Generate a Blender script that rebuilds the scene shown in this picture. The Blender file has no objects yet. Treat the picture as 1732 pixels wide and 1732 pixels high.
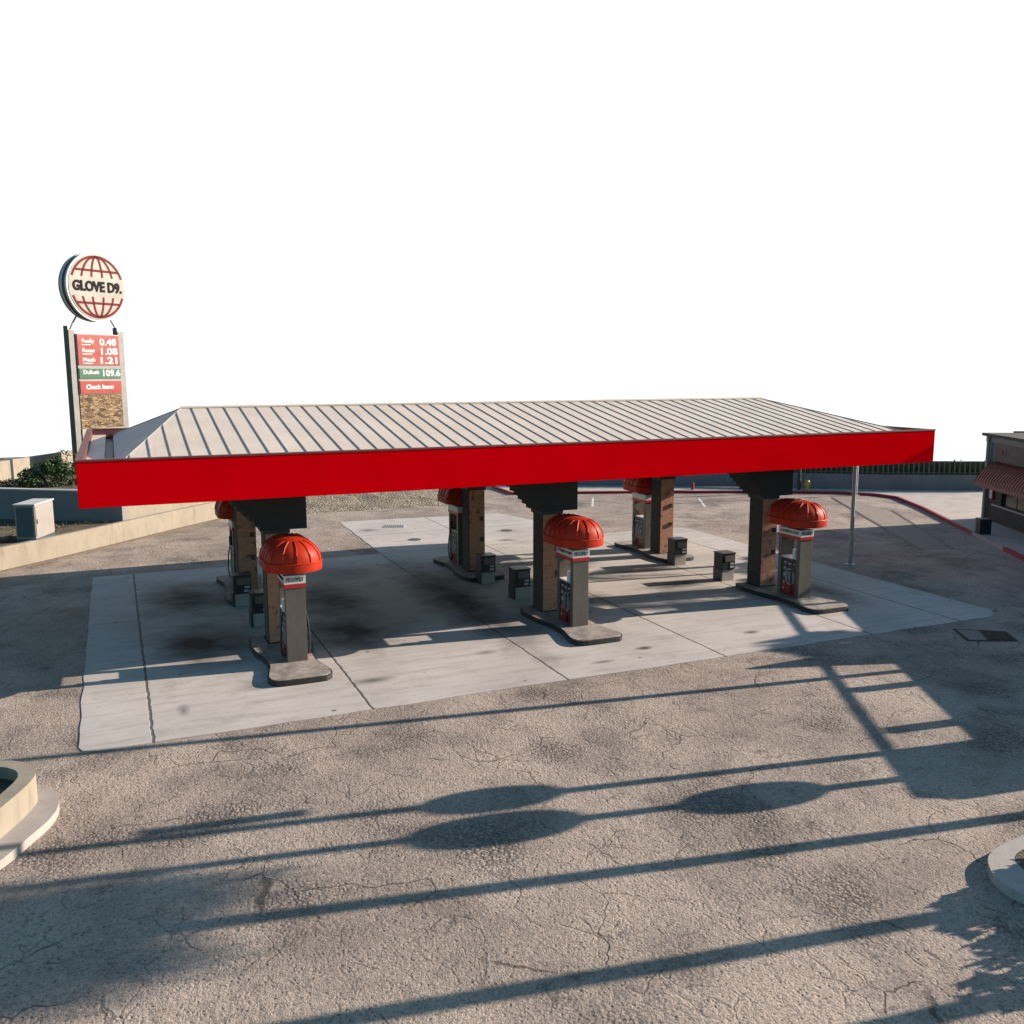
import bpy, bmesh, math, random
from mathutils import Vector, Matrix, noise
random.seed(7)
R = math.radians
S = bpy.context.scene
COL = S.collection

# ------------------------------------------------------------------ camera
cd = bpy.data.cameras.new('camera'); cam = bpy.data.objects.new('camera', cd); COL.objects.link(cam)
CAM = Vector((0.844, -23.182, 7.517)); yaw, pitch, roll = R(23.387), R(8.713), R(-0.117)
fwd = Vector((math.sin(yaw)*math.cos(pitch), math.cos(yaw)*math.cos(pitch), -math.sin(pitch)))
rt = Vector((math.cos(yaw), -math.sin(yaw), 0)); up = rt.cross(fwd)
r2 = rt*math.cos(roll)+up*math.sin(roll); u2 = -rt*math.sin(roll)+up*math.cos(roll)
M = Matrix((r2, u2, -fwd)).transposed().to_4x4(); M.translation = CAM
cam.matrix_world = M
cd.sensor_width = 36; cd.sensor_fit = 'HORIZONTAL'; cd.lens = 36*1554.978/1732; cd.clip_end = 3000
S.camera = cam

# ------------------------------------------------------------------ light
SUN_EL = math.atan(.36); SUN_PHI = math.atan(.13)
to_sun = Vector((math.cos(SUN_EL)*math.cos(SUN_PHI), -math.cos(SUN_EL)*math.sin(SUN_PHI), math.sin(SUN_EL)))
sd = bpy.data.lights.new('sun', 'SUN'); sd.energy = 5.0; sd.angle = R(.3); sd.color = (1, .83, .70)
so = bpy.data.objects.new('sun', sd); COL.objects.link(so)
so.rotation_euler = to_sun.to_track_quat('Z', 'Y').to_euler(); so.location = (60, -6, 40)
W = bpy.data.worlds.new('World'); S.world = W; W.use_nodes = True
nt = W.node_tree; N = nt.nodes; N.clear()
out = N.new('ShaderNodeOutputWorld'); bg = N.new('ShaderNodeBackground'); sky = N.new('ShaderNodeTexSky')
sky.sky_type = 'NISHITA'; sky.sun_disc = False; sky.sun_elevation = SUN_EL; sky.sun_rotation = R(90)+SUN_PHI
sky.altitude = 0; sky.air_density = 1.3; sky.dust_density = .8; sky.ozone_density = 3
tc = N.new('ShaderNodeTexCoord'); sp = N.new('ShaderNodeSeparateXYZ'); cb = N.new('ShaderNodeCombineXYZ')
mx = N.new('ShaderNodeMath'); mx.operation = 'MAXIMUM'; mx.inputs[1].default_value = .02
nt.links.new(tc.outputs['Generated'], sp.inputs[0])
nt.links.new(sp.outputs[0], cb.inputs[0]); nt.links.new(sp.outputs[1], cb.inputs[1])
nt.links.new(sp.outputs[2], mx.inputs[0]); nt.links.new(mx.outputs[0], cb.inputs[2])
nt.links.new(cb.outputs[0], sky.inputs['Vector'])
# bright white haze low in the sky, thinning upwards
mr = N.new('ShaderNodeMapRange'); mr.interpolation_type = 'SMOOTHSTEP'
mr.inputs['From Min'].default_value = .40; mr.inputs['From Max'].default_value = .55
mr.inputs['To Min'].default_value = 1; mr.inputs['To Max'].default_value = 0
nt.links.new(sp.outputs[2], mr.inputs['Value'])
mixw = N.new('ShaderNodeMix'); mixw.data_type = 'RGBA'
HAZE = (7.2, 7.3, 7.4, 1)
# ... and only where the camera looks, added as a white backdrop; blue sky elsewhere
dn = N.new('ShaderNodeVectorMath'); dn.operation = 'MULTIPLY'; dn.inputs[1].default_value = (1, 1, 0); nt.links.new(tc.outputs['Generated'], dn.inputs[0])
nn_ = N.new('ShaderNodeVectorMath'); nn_.operation = 'NORMALIZE'; nt.links.new(dn.outputs[0], nn_.inputs[0])
dd_ = N.new('ShaderNodeVectorMath'); dd_.operation = 'DOT_PRODUCT'; nt.links.new(nn_.outputs[0], dd_.inputs[0]); dd_.inputs[1].default_value = (math.sin(yaw), math.cos(yaw), 0)
m3 = N.new('ShaderNodeMapRange'); m3.interpolation_type = 'SMOOTHSTEP'; m3.inputs['From Min'].default_value = .3; m3.inputs['From Max'].default_value = .72
nt.links.new(dd_.outputs['Value'], m3.inputs['Value'])
mf = N.new('ShaderNodeMath'); mf.operation = 'MULTIPLY'; nt.links.new(mr.outputs['Result'], mf.inputs[0]); nt.links.new(m3.outputs['Result'], mf.inputs[1])
nt.links.new(mf.outputs[0], mixw.inputs['Factor'])
tn = N.new('ShaderNodeMix'); tn.data_type = 'RGBA'; tn.blend_type = 'MULTIPLY'; tn.inputs['Factor'].default_value = 1; tn.inputs['B'].default_value = (.62, .96, 1.02, 1)
nt.links.new(sky.outputs[0], tn.inputs['A']); nt.links.new(tn.outputs['Result'], mixw.inputs['A']); mixw.inputs['B'].default_value = HAZE
nt.links.new(mixw.outputs['Result'], bg.inputs['Color']); bg.inputs['Strength'].default_value = .07
nt.links.new(bg.outputs[0], out.inputs[0])
S.view_settings.view_transform = 'Standard'; S.view_settings.look = 'None'
S.view_settings.exposure = 1.15; S.view_settings.gamma = 1

# ------------------------------------------------------------------ materials
class NB:
    """little node builder"""
    def __init__(s, name):
        s.m = bpy.data.materials.new(name); s.m.use_nodes = True; s.t = s.m.node_tree; s.n = s.t.nodes
        s.b = s.n['Principled BSDF']; s.g = s.n.new('ShaderNodeNewGeometry'); s.tc = s.n.new('ShaderNodeTexCoord')
        s.pos = s.g.outputs['Position']; s.obj = s.tc.outputs['Object']
    def L(s, a, b): s.t.links.new(a, b)
    def _in(s, sock, v):
        if v is None: return
        if isinstance(v, (int, float)): sock.default_value = v
        elif isinstance(v, (tuple, list)): sock.default_value = (*v, 1) if len(v) == 3 and len(sock.default_value) == 4 else v
        else: s.L(v, sock)
    def math(s, op, a, b=None, c=None, clamp=False):
        n = s.n.new('ShaderNodeMath'); n.operation = op; n.use_clamp = clamp
        s._in(n.inputs[0], a); s._in(n.inputs[1], b); s._in(n.inputs[2], c); return n.outputs[0]
    def map(s, v, a, b, c=0, d=1):
        n = s.n.new('ShaderNodeMapRange'); s._in(n.inputs[0], v)
        for i, x in enumerate((a, b, c, d)): n.inputs[i+1].default_value = x
        return n.outputs[0]
    def xform(s, v, loc=(0,0,0), rot=(0,0,0), sc=(1,1,1)):
        n = s.n.new('ShaderNodeMapping'); s.L(v, n.inputs[0]); n.inputs[1].default_value = loc; n.inputs[2].default_value = rot; n.inputs[3].default_value = sc
        return n.outputs[0]
    def noise(s, v, scale, detail=3, rough=.55, dist=0):
        n = s.n.new('ShaderNodeTexNoise'); s.L(v, n.inputs['Vector']); n.inputs['Scale'].default_value = scale
        n.inputs['Detail'].default_value = detail; n.inputs['Roughness'].default_value = rough; n.inputs['Distortion'].default_value = dist
        return n.outputs[0]
    def vor(s, v, scale, feat='F1', rand=1):
        n = s.n.new('ShaderNodeTexVoronoi'); n.feature = feat; s.L(v, n.inputs['Vector']); n.inputs['Scale'].default_value = scale
        n.inputs['Randomness'].default_value = rand; return n.outputs['Distance']
    def sep(s, v):
        n = s.n.new('ShaderNodeSeparateXYZ'); s.L(v, n.inputs[0]); return n.outputs
    def mix(s, f, a, b, mode='MIX'):
        n = s.n.new('ShaderNodeMix'); n.data_type = 'RGBA'; n.blend_type = mode
        s._in(n.inputs['Factor'], f); s._in(n.inputs['A'], a); s._in(n.inputs['B'], b); return n.outputs['Result']
    def bump(s, h, dist=.01, strength=1, prev=None):
        n = s.n.new('ShaderNodeBump'); n.inputs['Strength'].default_value = strength; n.inputs['Distance'].default_value = dist
        s.L(h, n.inputs['Height'])
        if prev is not None: s.L(prev, n.inputs['Normal'])
        s.L(n.outputs[0], s.b.inputs['Normal']); return n.outputs[0]
    def color(s, c): s._in(s.b.inputs['Base Color'], c)
    def rough(s, v): s._in(s.b.inputs['Roughness'], v)

def pm(name, c, rough=.7, var=.18, scale=4, metal=0, bump=0, bscale=40, spec=None, dirt=None):
    m = NB(name); n1 = m.noise(m.obj, scale, 4)
    a = tuple(x*(1-var) for x in c); b = tuple(min(1, x*(1+var)) for x in c)
    col = m.mix(m.map(n1, .3, .7), a, b)
    if dirt:
        d = m.map(m.noise(m.xform(m.obj, sc=(1, 1, .25)), scale*2.3, 5, .65), .52, .75)
        col = m.mix(m.math('MULTIPLY', d, dirt), col, tuple(x*.45 for x in c))
    m.color(col); m.rough(m.map(n1, .2, .8, max(.02, rough-.08), min(1, rough+.08))); m.b.inputs['Metallic'].default_value = metal
    if spec is not None: m.b.inputs['Specular IOR Level'].default_value = spec
    if bump: m.bump(m.noise(m.obj, bscale, 4), bump)
    return m.m

def asphalt_mat():
    m = NB('worn_asphalt'); p = m.pos
    big = m.noise(p, .16, 4, .6); mid = m.noise(p, .9, 5, .6); fine = m.noise(p, 26, 4, .7)
    sp_ = m.noise(p, 70, 2, .8)
    c = m.mix(m.map(big, .35, .65), (.29, .24, .20), (.385, .32, .27))
    c = m.mix(m.map(mid, .44, .74, 0, .65), c, (.13, .108, .092)); c = m.mix(m.map(m.noise(m.xform(p, loc=(9, 4, 0)), .33, 4, .65), .46, .62, 0, .75), c, (.46, .385, .32))
    c = m.mix(m.map(fine, .48, .66, 0, .8), c, (.075, .063, .052)); c = m.mix(m.map(m.noise(p, 11, 4, .8), .52, .66, 0, .65), c, (.08, .068, .056)); c = m.mix(m.map(m.noise(p, 13, 3, .8), .56, .66, 0, .6), c, (.50, .44, .38))
    c = m.mix(m.map(sp_, .56, .7, 0, .6), c, (.42, .36, .295)); pit = m.vor(p, 11); c = m.mix(m.math('MULTIPLY', m.map(pit, .10, .26, 1, 0), m.map(m.noise(p, 2.2, 3), .45, .6, .15, .8)), c, (.06, .052, .046))
    # gravelly ravelled patches
    pat = m.map(m.noise(m.xform(p, loc=(3.1, 1.7, 0)), .42, 3), .5, .66)
    peb = m.vor(p, 17)
    c = m.mix(m.math('MULTIPLY', pat, m.map(peb, .25, .6, 0, .65)), c, (.06, .055, .052))
    # long cracks, broken up by noise
    w = m.n.new('ShaderNodeVectorMath'); w.operation = 'MULTIPLY_ADD'
    nz = m.n.new('ShaderNodeTexNoise'); m.L(p, nz.inputs['Vector']); nz.inputs['Scale'].default_value = 1.3; nz.inputs['Detail'].default_value = 4
    m.L(nz.outputs['Color'], w.inputs[0]); w.inputs[1].default_value = (.7, .7, 0); m.L(p, w.inputs[2])
    ed = m.vor(w.outputs[0], .55, 'DISTANCE_TO_EDGE')
    keep = m.map(m.noise(p, .5, 2), .52, .58)
    cr = m.math('MULTIPLY', m.map(ed, .003, .009, 1, 0), keep)
    ed2 = m.vor(m.xform(w.outputs[0], rot=(0, 0, .6), sc=(1, .45, 1)), 2.6, 'DISTANCE_TO_EDGE')
    cr2 = m.math('MULTIPLY', m.map(ed2, .012, .04, 1, 0), m.map(m.noise(p, 1.1, 4), .50, .60))
    c = m.mix(m.math('MULTIPLY', cr, .7), c, (.045, .04, .035))
    c = m.mix(m.math('MULTIPLY', cr2, .42), c, (.06, .052, .047))
    m.color(c); m.rough(.9); m.b.inputs['Specular IOR Level'].default_value = .25
    h = m.math('ADD', m.math('MULTIPLY', fine, .5), m.math('ADD', m.math('MULTIPLY', m.noise(m.xform(p, rot=(0, 0, -.6), sc=(1, .6, 1)), 7, 5, .75), 1.0), m.math('ADD', m.math('MULTIPLY', m.noise(p, 22, 3, .7), .55), m.math('MULTIPLY', m.map(pit, .05, .3), .35))))
    h = m.math('ADD', h, m.math('MULTIPLY', m.math('MULTIPLY', peb, pat), .8))
    h = m.math('SUBTRACT', h, m.math('MULTIPLY', m.math('ADD', cr, cr2), .25))
    m.bump(h, .042, 1)
    return m.m

def slab_mat():
    m = NB('slab_concrete'); p = m.pos; x, y, z = m.sep(p)
    big = m.noise(p, .35, 5, .6); fine = m.noise(p, 9, 4, .7)
    streak = m.noise(m.xform(p, sc=(.35, 3.2, 1)), 1.2, 5, .65)
    c = m.mix(m.map(big, .3, .7), (.35, .33, .305), (.46, .435, .405))
    c = m.mix(m.map(streak, .48, .72, 0, .6), c, (.25, .225, .20)); c = m.mix(m.map(m.noise(p, .8, 5, .7), .55, .72, 0, .5), c, (.22, .195, .17))
    c = m.mix(m.map(fine, .56, .76, 0, .45), c, (.25, .23, .21))
    # oil and tyre stains
    st = None
    wob = m.math('MULTIPLY', m.math('SUBTRACT', m.noise(p, 1.1, 4), .5), 1.5)
    for (cx, cy, rx, ry, k) in STAINS:
        dx = m.math('DIVIDE', m.math('SUBTRACT', x, cx), rx); dy = m.math('DIVIDE', m.math('SUBTRACT', y, cy), ry)
        d = m.math('ADD', m.math('SQRT', m.math('ADD', m.math('MULTIPLY', dx, dx), m.math('MULTIPLY', dy, dy))), wob)
        v = m.map(d, .15, 1.45, min(1, k+.15), 0)
        st = v if st is None else m.math('MAXIMUM', st, v)
    c = m.mix(st, c, (.022, .02, .018))
    # a few round spots
    v = m.n.new('ShaderNodeTexVoronoi'); m.L(m.xform(p, loc=(.4, .9, 0)), v.inputs['Vector']); v.inputs['Scale'].default_value = .8
    sps = m.map(m.math('ADD', v.outputs['Distance'], m.math('MULTIPLY', fine, .03)), .055, .075, .75, 0)
    c = m.mix(sps, c, (.06, .055, .05))
    # expansion joints
    jw = m.math('MULTIPLY', m.math('SUBTRACT', m.noise(p, 3.5, 4), .5), .1)
    j = None
    for jx in (1.2, 5.8, 10.72, 15.4, 20.5, 24.0):
        d = m.math('ABSOLUTE', m.math('ADD', m.math('SUBTRACT', x, jx), jw)); vv = m.map(d, .018, .04, 1, 0)
        j = vv if j is None else m.math('MAXIMUM', j, vv)
    for jy in (13.47, 17.9):
        d = m.math('ABSOLUTE', m.math('ADD', m.math('SUBTRACT', y, jy), jw)); vv = m.map(d, .018, .04, .7, 0); j = m.math('MAXIMUM', j, vv)
    c = m.mix(m.math('MULTIPLY', j, .85), c, (.05, .045, .04))
    m.color(c); m.rough(.85); m.b.inputs['Specular IOR Level'].default_value = .3
    h = m.math('SUBTRACT', m.math('ADD', m.math('MULTIPLY', m.noise(p, 22, 4, .7), .35), m.math('MULTIPLY', big, .3)), j)
    m.bump(h, .01, .7)
    return m.m
STAINS = [(2.8, 8.7, 1.3, 2.2, .85), (2.8, 3.0, 1.25, 1.9, .85), (7.1, 6.4, 1.1, 2.3, .85), (6.9, 2.6, 1.2, 1.8, .85), (14.9, 4.6, .8, 2.6, .5), (6.3, -1.9, .5, .18, .6), (1.9, -2.2, .12, .35, .5), (17.5, -2.2, .25, .12, .7), (12.2, -2.9, .3, .1, .5), (10.9, 5.2, .95, 5.6, 1),
          (11.2, 1.2, .9, 1.8, .6), (18.8, 3.7, 1.3, .5, .8), (19.2, 6.4, 1.5, .45, .7), (17.3, 8.6, 1.0, .5, .5), (22.9, 1.1, .7, 1.7, .6), (14.8, 9.0, .8, 2.0, .5),
          (3.6, -1.2, .35, .35, .3), (13.8, -2.3, .22, .12, .8), (9.7, -.9, .3, .2, .5), (8.5, 10.5, 1.2, 1.0, .35), (13.0, 16.0, .28, .3, .8), (17.7, 16.5, .4, .35, .7), (16.7, 14.2, .35, .25, .5), (11.7, 19.3, .4, .35, .6)]

def brick_mat(name, a, b, mortar, dark, darkamt=.25, sx=1):
    m = NB(name); x, y, z = m.sep(m.obj)
    cv = m.n.new('ShaderNodeCombineXYZ'); m.L(m.math('ADD', x, y), cv.inputs[0]); m.L(z, cv.inputs[1])
    br = m.n.new('ShaderNodeTexBrick'); m.L(cv.outputs[0], br.inputs['Vector']); br.inputs['Scale'].default_value = 1
    br.inputs['Brick Width'].default_value = .21*sx; br.inputs['Row Height'].default_value = .075*sx; br.inputs['Mortar Size'].default_value = .008*sx
    br.inputs['Color1'].default_value = (*a, 1); br.inputs['Color2'].default_value = (*b, 1); br.inputs['Mortar'].default_value = (*mortar, 1)
    pt = m.map(m.noise(m.obj, 4.5, 2, .5), .6, .66, 0, 1)
    c = m.mix(m.math('MULTIPLY', pt, darkamt), br.outputs['Color'], dark)
    c = m.mix(m.map(m.noise(m.obj, 30, 3), .4, .7, 0, .3), c, tuple(k*.6 for k in a))
    m.color(c); m.rough(.88); m.bump(m.math('SUBTRACT', m.noise(m.obj, 30, 3), br.outputs['Fac']), .008)
    return m.m

def roof_mat():
    m = NB('roof_metal'); n1 = m.noise(m.obj, .7, 4); st = m.noise(m.xform(m.obj, sc=(5, .4, 1)), 2, 4)
    c = m.mix(m.map(n1, .3, .7), (.50, .43, .355), (.58, .505, .42)); c = m.mix(m.map(st, .5, .75, 0, .4), c, (.42, .36, .295))
    m.color(c); m.rough(.55); return m.m

def stone_mat():
    m = NB('stone_veneer'); v = m.n.new('ShaderNodeTexVoronoi'); m.L(m.xform(m.obj, sc=(1, 1, 2.3)), v.inputs['Vector']); v.inputs['Scale'].default_value = 3.4
    c = m.n.new('ShaderNodeValToRGB'); m.L(m.sep(v.outputs['Color'])[0], c.inputs[0])
    e = c.color_ramp.elements; e[0].color = (.06, .04, .02, 1); e[0].position = .05; e[1].color = (.26, .18, .10, 1); e[1].position = .9
    k = e.new(.4); k.color = (.19, .125, .07, 1)
    ed = m.vor(m.xform(m.obj, sc=(1, 1, 2.3)), 3.4, 'DISTANCE_TO_EDGE')
    m.color(m.mix(m.map(ed, .02, .07, .8, 0), c.outputs[0], (.12, .09, .06))); m.rough(.9); m.bump(m.map(ed, 0, .1), .03); return m.m

def soil_mat():
    m = NB('planting_soil'); n1 = m.noise(m.pos, 1.6, 5, .7); n2 = m.noise(m.pos, 9, 4, .7)
    c = m.mix(m.map(n1, .4, .6), (.05, .042, .028), (.10, .085, .045)); c = m.mix(m.map(n2, .55, .65), c, (.18, .12, .07))
    m.color(c); m.rough(.95); m.bump(n2, .08); return m.m

def gravel_mat():
    m = NB('dry_gravel'); n1 = m.noise(m.pos, 1.2, 5, .7); v = m.vor(m.pos, 9); n2 = m.noise(m.pos, 5, 5, .8)
    c = m.mix(m.map(n1, .38, .62), (.16, .135, .10), (.34, .29, .21)); c = m.mix(m.map(n2, .45, .62, 0, .8), c, (.07, .065, .05))
    m.color(c); m.rough(.95); m.bump(m.math('ADD', n2, v), .08); return m.m

def leaf_mat(name, a, b):
    m = NB(name); n = m.noise(m.obj, 3, 3); n2 = m.noise(m.obj, 25, 2)
    c = m.mix(m.map(n, .35, .65), a, b); c = m.mix(m.map(n2, .5, .7, 0, .5), c, tuple(x*1.7 for x in b))
    m.color(c); m.rough(.6); m.b.inputs['Specular IOR Level'].default_value = .3; return m.m

MT = {}
MT['asphalt'] = asphalt_mat(); MT['slab'] = slab_mat()
MT['red'] = pm('fascia_red', (.60, .0, .004), .6, .07, .6, spec=0)
MT['maroon'] = pm('cap_maroon', (.11, .03, .025), .6, .3, 3)
MT['dome'] = pm('awning_red', (.36, .022, .007), .5, .12, 5, spec=.15)
MT['roof'] = roof_mat()
MT['hip'] = pm('hip_shade_grey', (.22, .225, .235), .55, .08, 1)  # shade of the left hip end put into its colour; also used on struts and downpipe
MT['seam'] = pm('seam_shade_grey', (.24, .22, .2), .6, .2, 5)  # darker grey carries the shadow lines of the ribs
MT['dark'] = pm('dark_steel', (.022, .023, .024), .5, .3, 6)
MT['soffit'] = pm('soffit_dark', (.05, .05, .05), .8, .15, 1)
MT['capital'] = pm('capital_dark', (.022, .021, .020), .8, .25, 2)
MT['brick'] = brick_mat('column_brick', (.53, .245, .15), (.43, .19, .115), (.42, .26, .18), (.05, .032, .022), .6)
MT['colbrick'] = brick_mat('column_shade_side_brick', (.05, .043, .036), (.034, .03, .026), (.06, .052, .045), (.015, .013, .012), .5)  # same brick darkened with the shade of the column sides
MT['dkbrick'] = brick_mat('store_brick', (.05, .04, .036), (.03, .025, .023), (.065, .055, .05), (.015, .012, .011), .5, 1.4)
MT['pillar'] = pm('pump_taupe', (.105, .092, .075), .45, .1, 5, dirt=.5)
MT['navy'] = pm('pump_navy', (.02, .024, .035), .4, .2, 6)
MT['pred'] = pm('pump_red', (.20, .01, .012), .4, .15, 6)
MT['bred'] = pm('trim_red', (.42, .012, .02), .4, .15, 6)
MT['white'] = pm('white_paint', (.62, .60, .58), .5, .06, 4)
MT['lgrey'] = pm('light_grey', (.38, .38, .38), .5, .12, 6)
MT['galv'] = pm('galvanised', (.33, .33, .34), .45, .15, 8, metal=.5)
MT['conc'] = pm('cast_concrete', (.24, .215, .165), .88, .1, 1.4, bump=.006, dirt=.55)
MT['kerbc'] = pm('kerb_concrete', (.31, .285, .26), .85, .1, 2, bump=.004, dirt=.4)
MT['walk'] = pm('sidewalk_concrete', (.36, .325, .29), .88, .12, 1.1, bump=.004, dirt=.3)
MT['island'] = pm('island_concrete', (.23, .205, .18), .85, .45, 3.5, bump=.006, dirt=.8)
MT['iedge'] = pm('island_edge_black', (.018, .017, .016), .7, .4, 5)
MT['redk'] = pm('kerb_red', (.27, .012, .022), .65, .25, 3, dirt=.5)
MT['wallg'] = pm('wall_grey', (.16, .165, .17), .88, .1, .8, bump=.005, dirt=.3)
MT['bin'] = pm('bin_black', (.012, .015, .022), .45, .25, 6)
MT['soil'] = soil_mat(); MT['gravel'] = gravel_mat()
MT['leaf'] = leaf_mat('leaf_green', (.02, .045, .015), (.055, .095, .03))
MT['leafd'] = leaf_mat('leaf_dark', (.012, .03, .016), (.03, .06, .028))
MT['leafr'] = leaf_mat('leaf_reddish', (.16, .06, .04), (.24, .11, .08))
MT['dry'] = leaf_mat('leaf_dry', (.11, .075, .03), (.10, .09, .035))
MT['bark'] = pm('bark', (.12, .09, .065), .9, .3, 6, bump=.02)
MT['cabl'] = pm('cabinet_paint', (.24, .225, .205), .5, .06, 2)
MT['teal'] = pm('cabinet_teal_shade', (.03, .07, .09), .5, .1, 2)
MT['sred'] = pm('sign_red', (.24, .006, .007), .35, .06, 2)
MT['sgreen'] = pm('sign_green', (.0, .075, .045), .35, .06, 2)
MT['sface'] = pm('sign_cream', (.22, .205, .185), .35, .04, 2)
MT['stone'] = stone_mat(); MT['semb'] = pm('sign_emblem_red', (.11, .004, .006), .5, .1, 2, spec=.1); MT['spost'] = pm('sign_post_grey', (.17, .17, .17), .5, .2, 3, dirt=.3)
MT['black'] = pm('lettering_black', (.012, .012, .012), .7, .1, 4, spec=.1)
MT['glass'] = pm('window_glass', (.02, .025, .03), .08, .1, 3)
MT['fence'] = pm('fence_dark', (.085, .09, .065), .7, .3, 5)
MT['rtile'] = pm('awning_brick_red', (.16, .028, .018), .6, .15, 4)
MT['band'] = pm('store_maroon', (.03, .004, .005), .6, .15, 2)
MT['yellow'] = pm('hydrant_yellow', (.5, .3, .05), .5, .1, 5)
MT['ppaint'] = pm('road_white', (.5, .48, .45), .8, .2, 6)
MT['lid'] = pm('cast_iron', (.035, .034, .032), .6, .3, 12)

# ------------------------------------------------------------------ mesh helpers
class MB:
    def __init__(s): s.b = bmesh.new()
    def box(s, x0, x1, y0, y1, z0, z1, bev=0):
        r = bmesh.ops.create_cube(s.b, size=1); vs = r['verts']
        for v in vs: v.co = Vector(((x0+x1)/2+v.co.x*(x1-x0), (y0+y1)/2+v.co.y*(y1-y0), (z0+z1)/2+v.co.z*(z1-z0)))
        if bev:
            es = list({e for v in vs for e in v.link_edges})
            bmesh.ops.bevel(s.b, geom=es, offset=bev, segments=2, affect='EDGES', profile=.7)
        return s
    def prism(s, pts, z0, z1, bev=0):
        n = len(pts)
        lo = [s.b.verts.new((p[0], p[1], z0)) for p in pts]; hi = [s.b.verts.new((p[0], p[1], z1 if not callable(z1) else z1(*p))) for p in pts]
        s.b.faces.new(lo[::-1]); top = s.b.faces.new(hi)
        for i in range(n): s.b.faces.new((lo[i], lo[(i+1) % n], hi[(i+1) % n], hi[i]))
        if bev: bmesh.ops.bevel(s.b, geom=list(top.edges), offset=bev, segments=2, affect='EDGES', profile=.6)
        return s
    def extr(s, pts, axis, a, b):
        """polygon in the plane across axis, extruded a..b"""
        def P(p, t): return (t, p[0], p[1]) if axis == 'x' else (p[0], t, p[1]) if axis == 'y' else (p[0], p[1], t)
        lo = [s.b.verts.new(P(p, a)) for p in pts]; hi = [s.b.verts.new(P(p, b)) for p in pts]; n = len(pts)
        s.b.faces.new(lo[::-1]); s.b.faces.new(hi)
        for i in range(n): s.b.faces.new((lo[i], lo[(i+1) % n], hi[(i+1) % n], hi[i]))
        return s
    def face(s, pts): s.b.faces.new([s.b.verts.new(p) for p in pts]); return s
    def tube(s, pts, rad, seg=10, cap=True):
        pts = [Vector(p) for p in pts]; rr = rad if isinstance(rad, (list, tuple)) else [rad]*len(pts); rings = []
        for i, p in enumerate(pts):
            d = (pts[min(i+1, len(pts)-1)]-pts[max(i-1, 0)]).normalized()
            a = d.cross(Vector((0, 0, 1)) if abs(d.z) < .9 else Vector((1, 0, 0))).normalized(); c = d.cross(a)
            rings.append([s.b.verts.new(p+(a*math.cos(t)+c*math.sin(t))*rr[i]) for t in [2*math.pi*k/seg for k in range(seg)]])
        for A, B in zip(rings, rings[1:]):
            for k in range(seg): s.b.faces.new((A[k], A[(k+1) % seg], B[(k+1) % seg], B[k]))
        if cap: s.b.faces.new(rings[0][::-1]); s.b.faces.new(rings[-1])
        return s
    def cyl(s, x, y, z0, z1, r, seg=20, r1=None): return s.tube([(x, y, z0), (x, y, z1)], [r, r if r1 is None else r1], seg)
    def ball(s, c, r, sub=2, sc=(1, 1, 1)):
        q = bmesh.ops.create_icosphere(s.b, subdivisions=sub, radius=r)
        for v in q['verts']: v.co = Vector((v.co.x*sc[0]+c[0], v.co.y*sc[1]+c[1], v.co.z*sc[2]+c[2]))
        return s
    def build(s, name, mat, parent=None, smooth=None):
        bmesh.ops.recalc_face_normals(s.b, faces=s.b.faces)
        me = bpy.data.meshes.new(name); s.b.to_mesh(me); s.b.free(); me.materials.append(MT[mat] if isinstance(mat, str) else mat)
        o = bpy.data.objects.new(name, me); COL.objects.link(o)
        if parent: o.parent = parent
        if smooth is not None:
            me.polygons.foreach_set('use_smooth', [True]*len(me.polygons)); me.set_sharp_from_angle(angle=R(smooth))
        return o

def tag(o, label=None, cat=None, group=None, kind=None):
    for k, v in (('label', label), ('category', cat), ('group', group), ('kind', kind)):
        if v: o[k] = v
    return o
def thing(name, label, cat, loc=(0, 0, 0), rz=0, group=None):
    o = bpy.data.objects.new(name, None); COL.objects.link(o); o.location = loc; o.rotation_euler = (0, 0, rz); o.empty_display_size = .3
    return tag(o, label, cat, group)
def kids(o): return [c for c in bpy.data.objects if c.parent == o]
def dup(root, loc, rz, label, group=None):
    r = root.copy(); COL.objects.link(r); r.location = loc; r.rotation_euler = (0, 0, rz); r['label'] = label
    if group: r['group'] = group
    for ch in kids(root):
        c = ch.copy(); COL.objects.link(c); c.parent = r
        for g in kids(ch):
            d = g.copy(); COL.objects.link(d); d.parent = c
    return r
def lettering(txt, size, mat, parent, M4, name='lettering', depth=.006, width=None, bold=0):
    cu = bpy.data.curves.new(name, 'FONT'); cu.body = txt; cu.size = size; cu.align_x = 'CENTER'; cu.align_y = 'CENTER'; cu.extrude = depth; cu.offset = bold
    cu.resolution_u = 3
    t = bpy.data.objects.new(name, cu); COL.objects.link(t); bpy.context.view_layer.update()
    me = bpy.data.meshes.new_from_object(t.evaluated_get(bpy.context.evaluated_depsgraph_get())); bpy.data.objects.remove(t)
    if width:
        w = max(v.co.x for v in me.vertices)-min(v.co.x for v in me.vertices)
        for v in me.vertices: v.co.x *= width/w
    me.transform(M4); me.materials.clear(); me.materials.append(MT[mat])
    o = bpy.data.objects.new(name, me); COL.objects.link(o); o.parent = parent; return o
FRONT = lambda x, y, z: Matrix.Translation((x, y, z)) @ Matrix.Rotation(R(90), 4, 'X')          # faces -y
LEFTF = lambda x, y, z: Matrix.Translation((x, y, z)) @ Matrix.Rotation(R(-90), 4, 'Z') @ Matrix.Rotation(R(90), 4, 'X')   # faces -x

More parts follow.
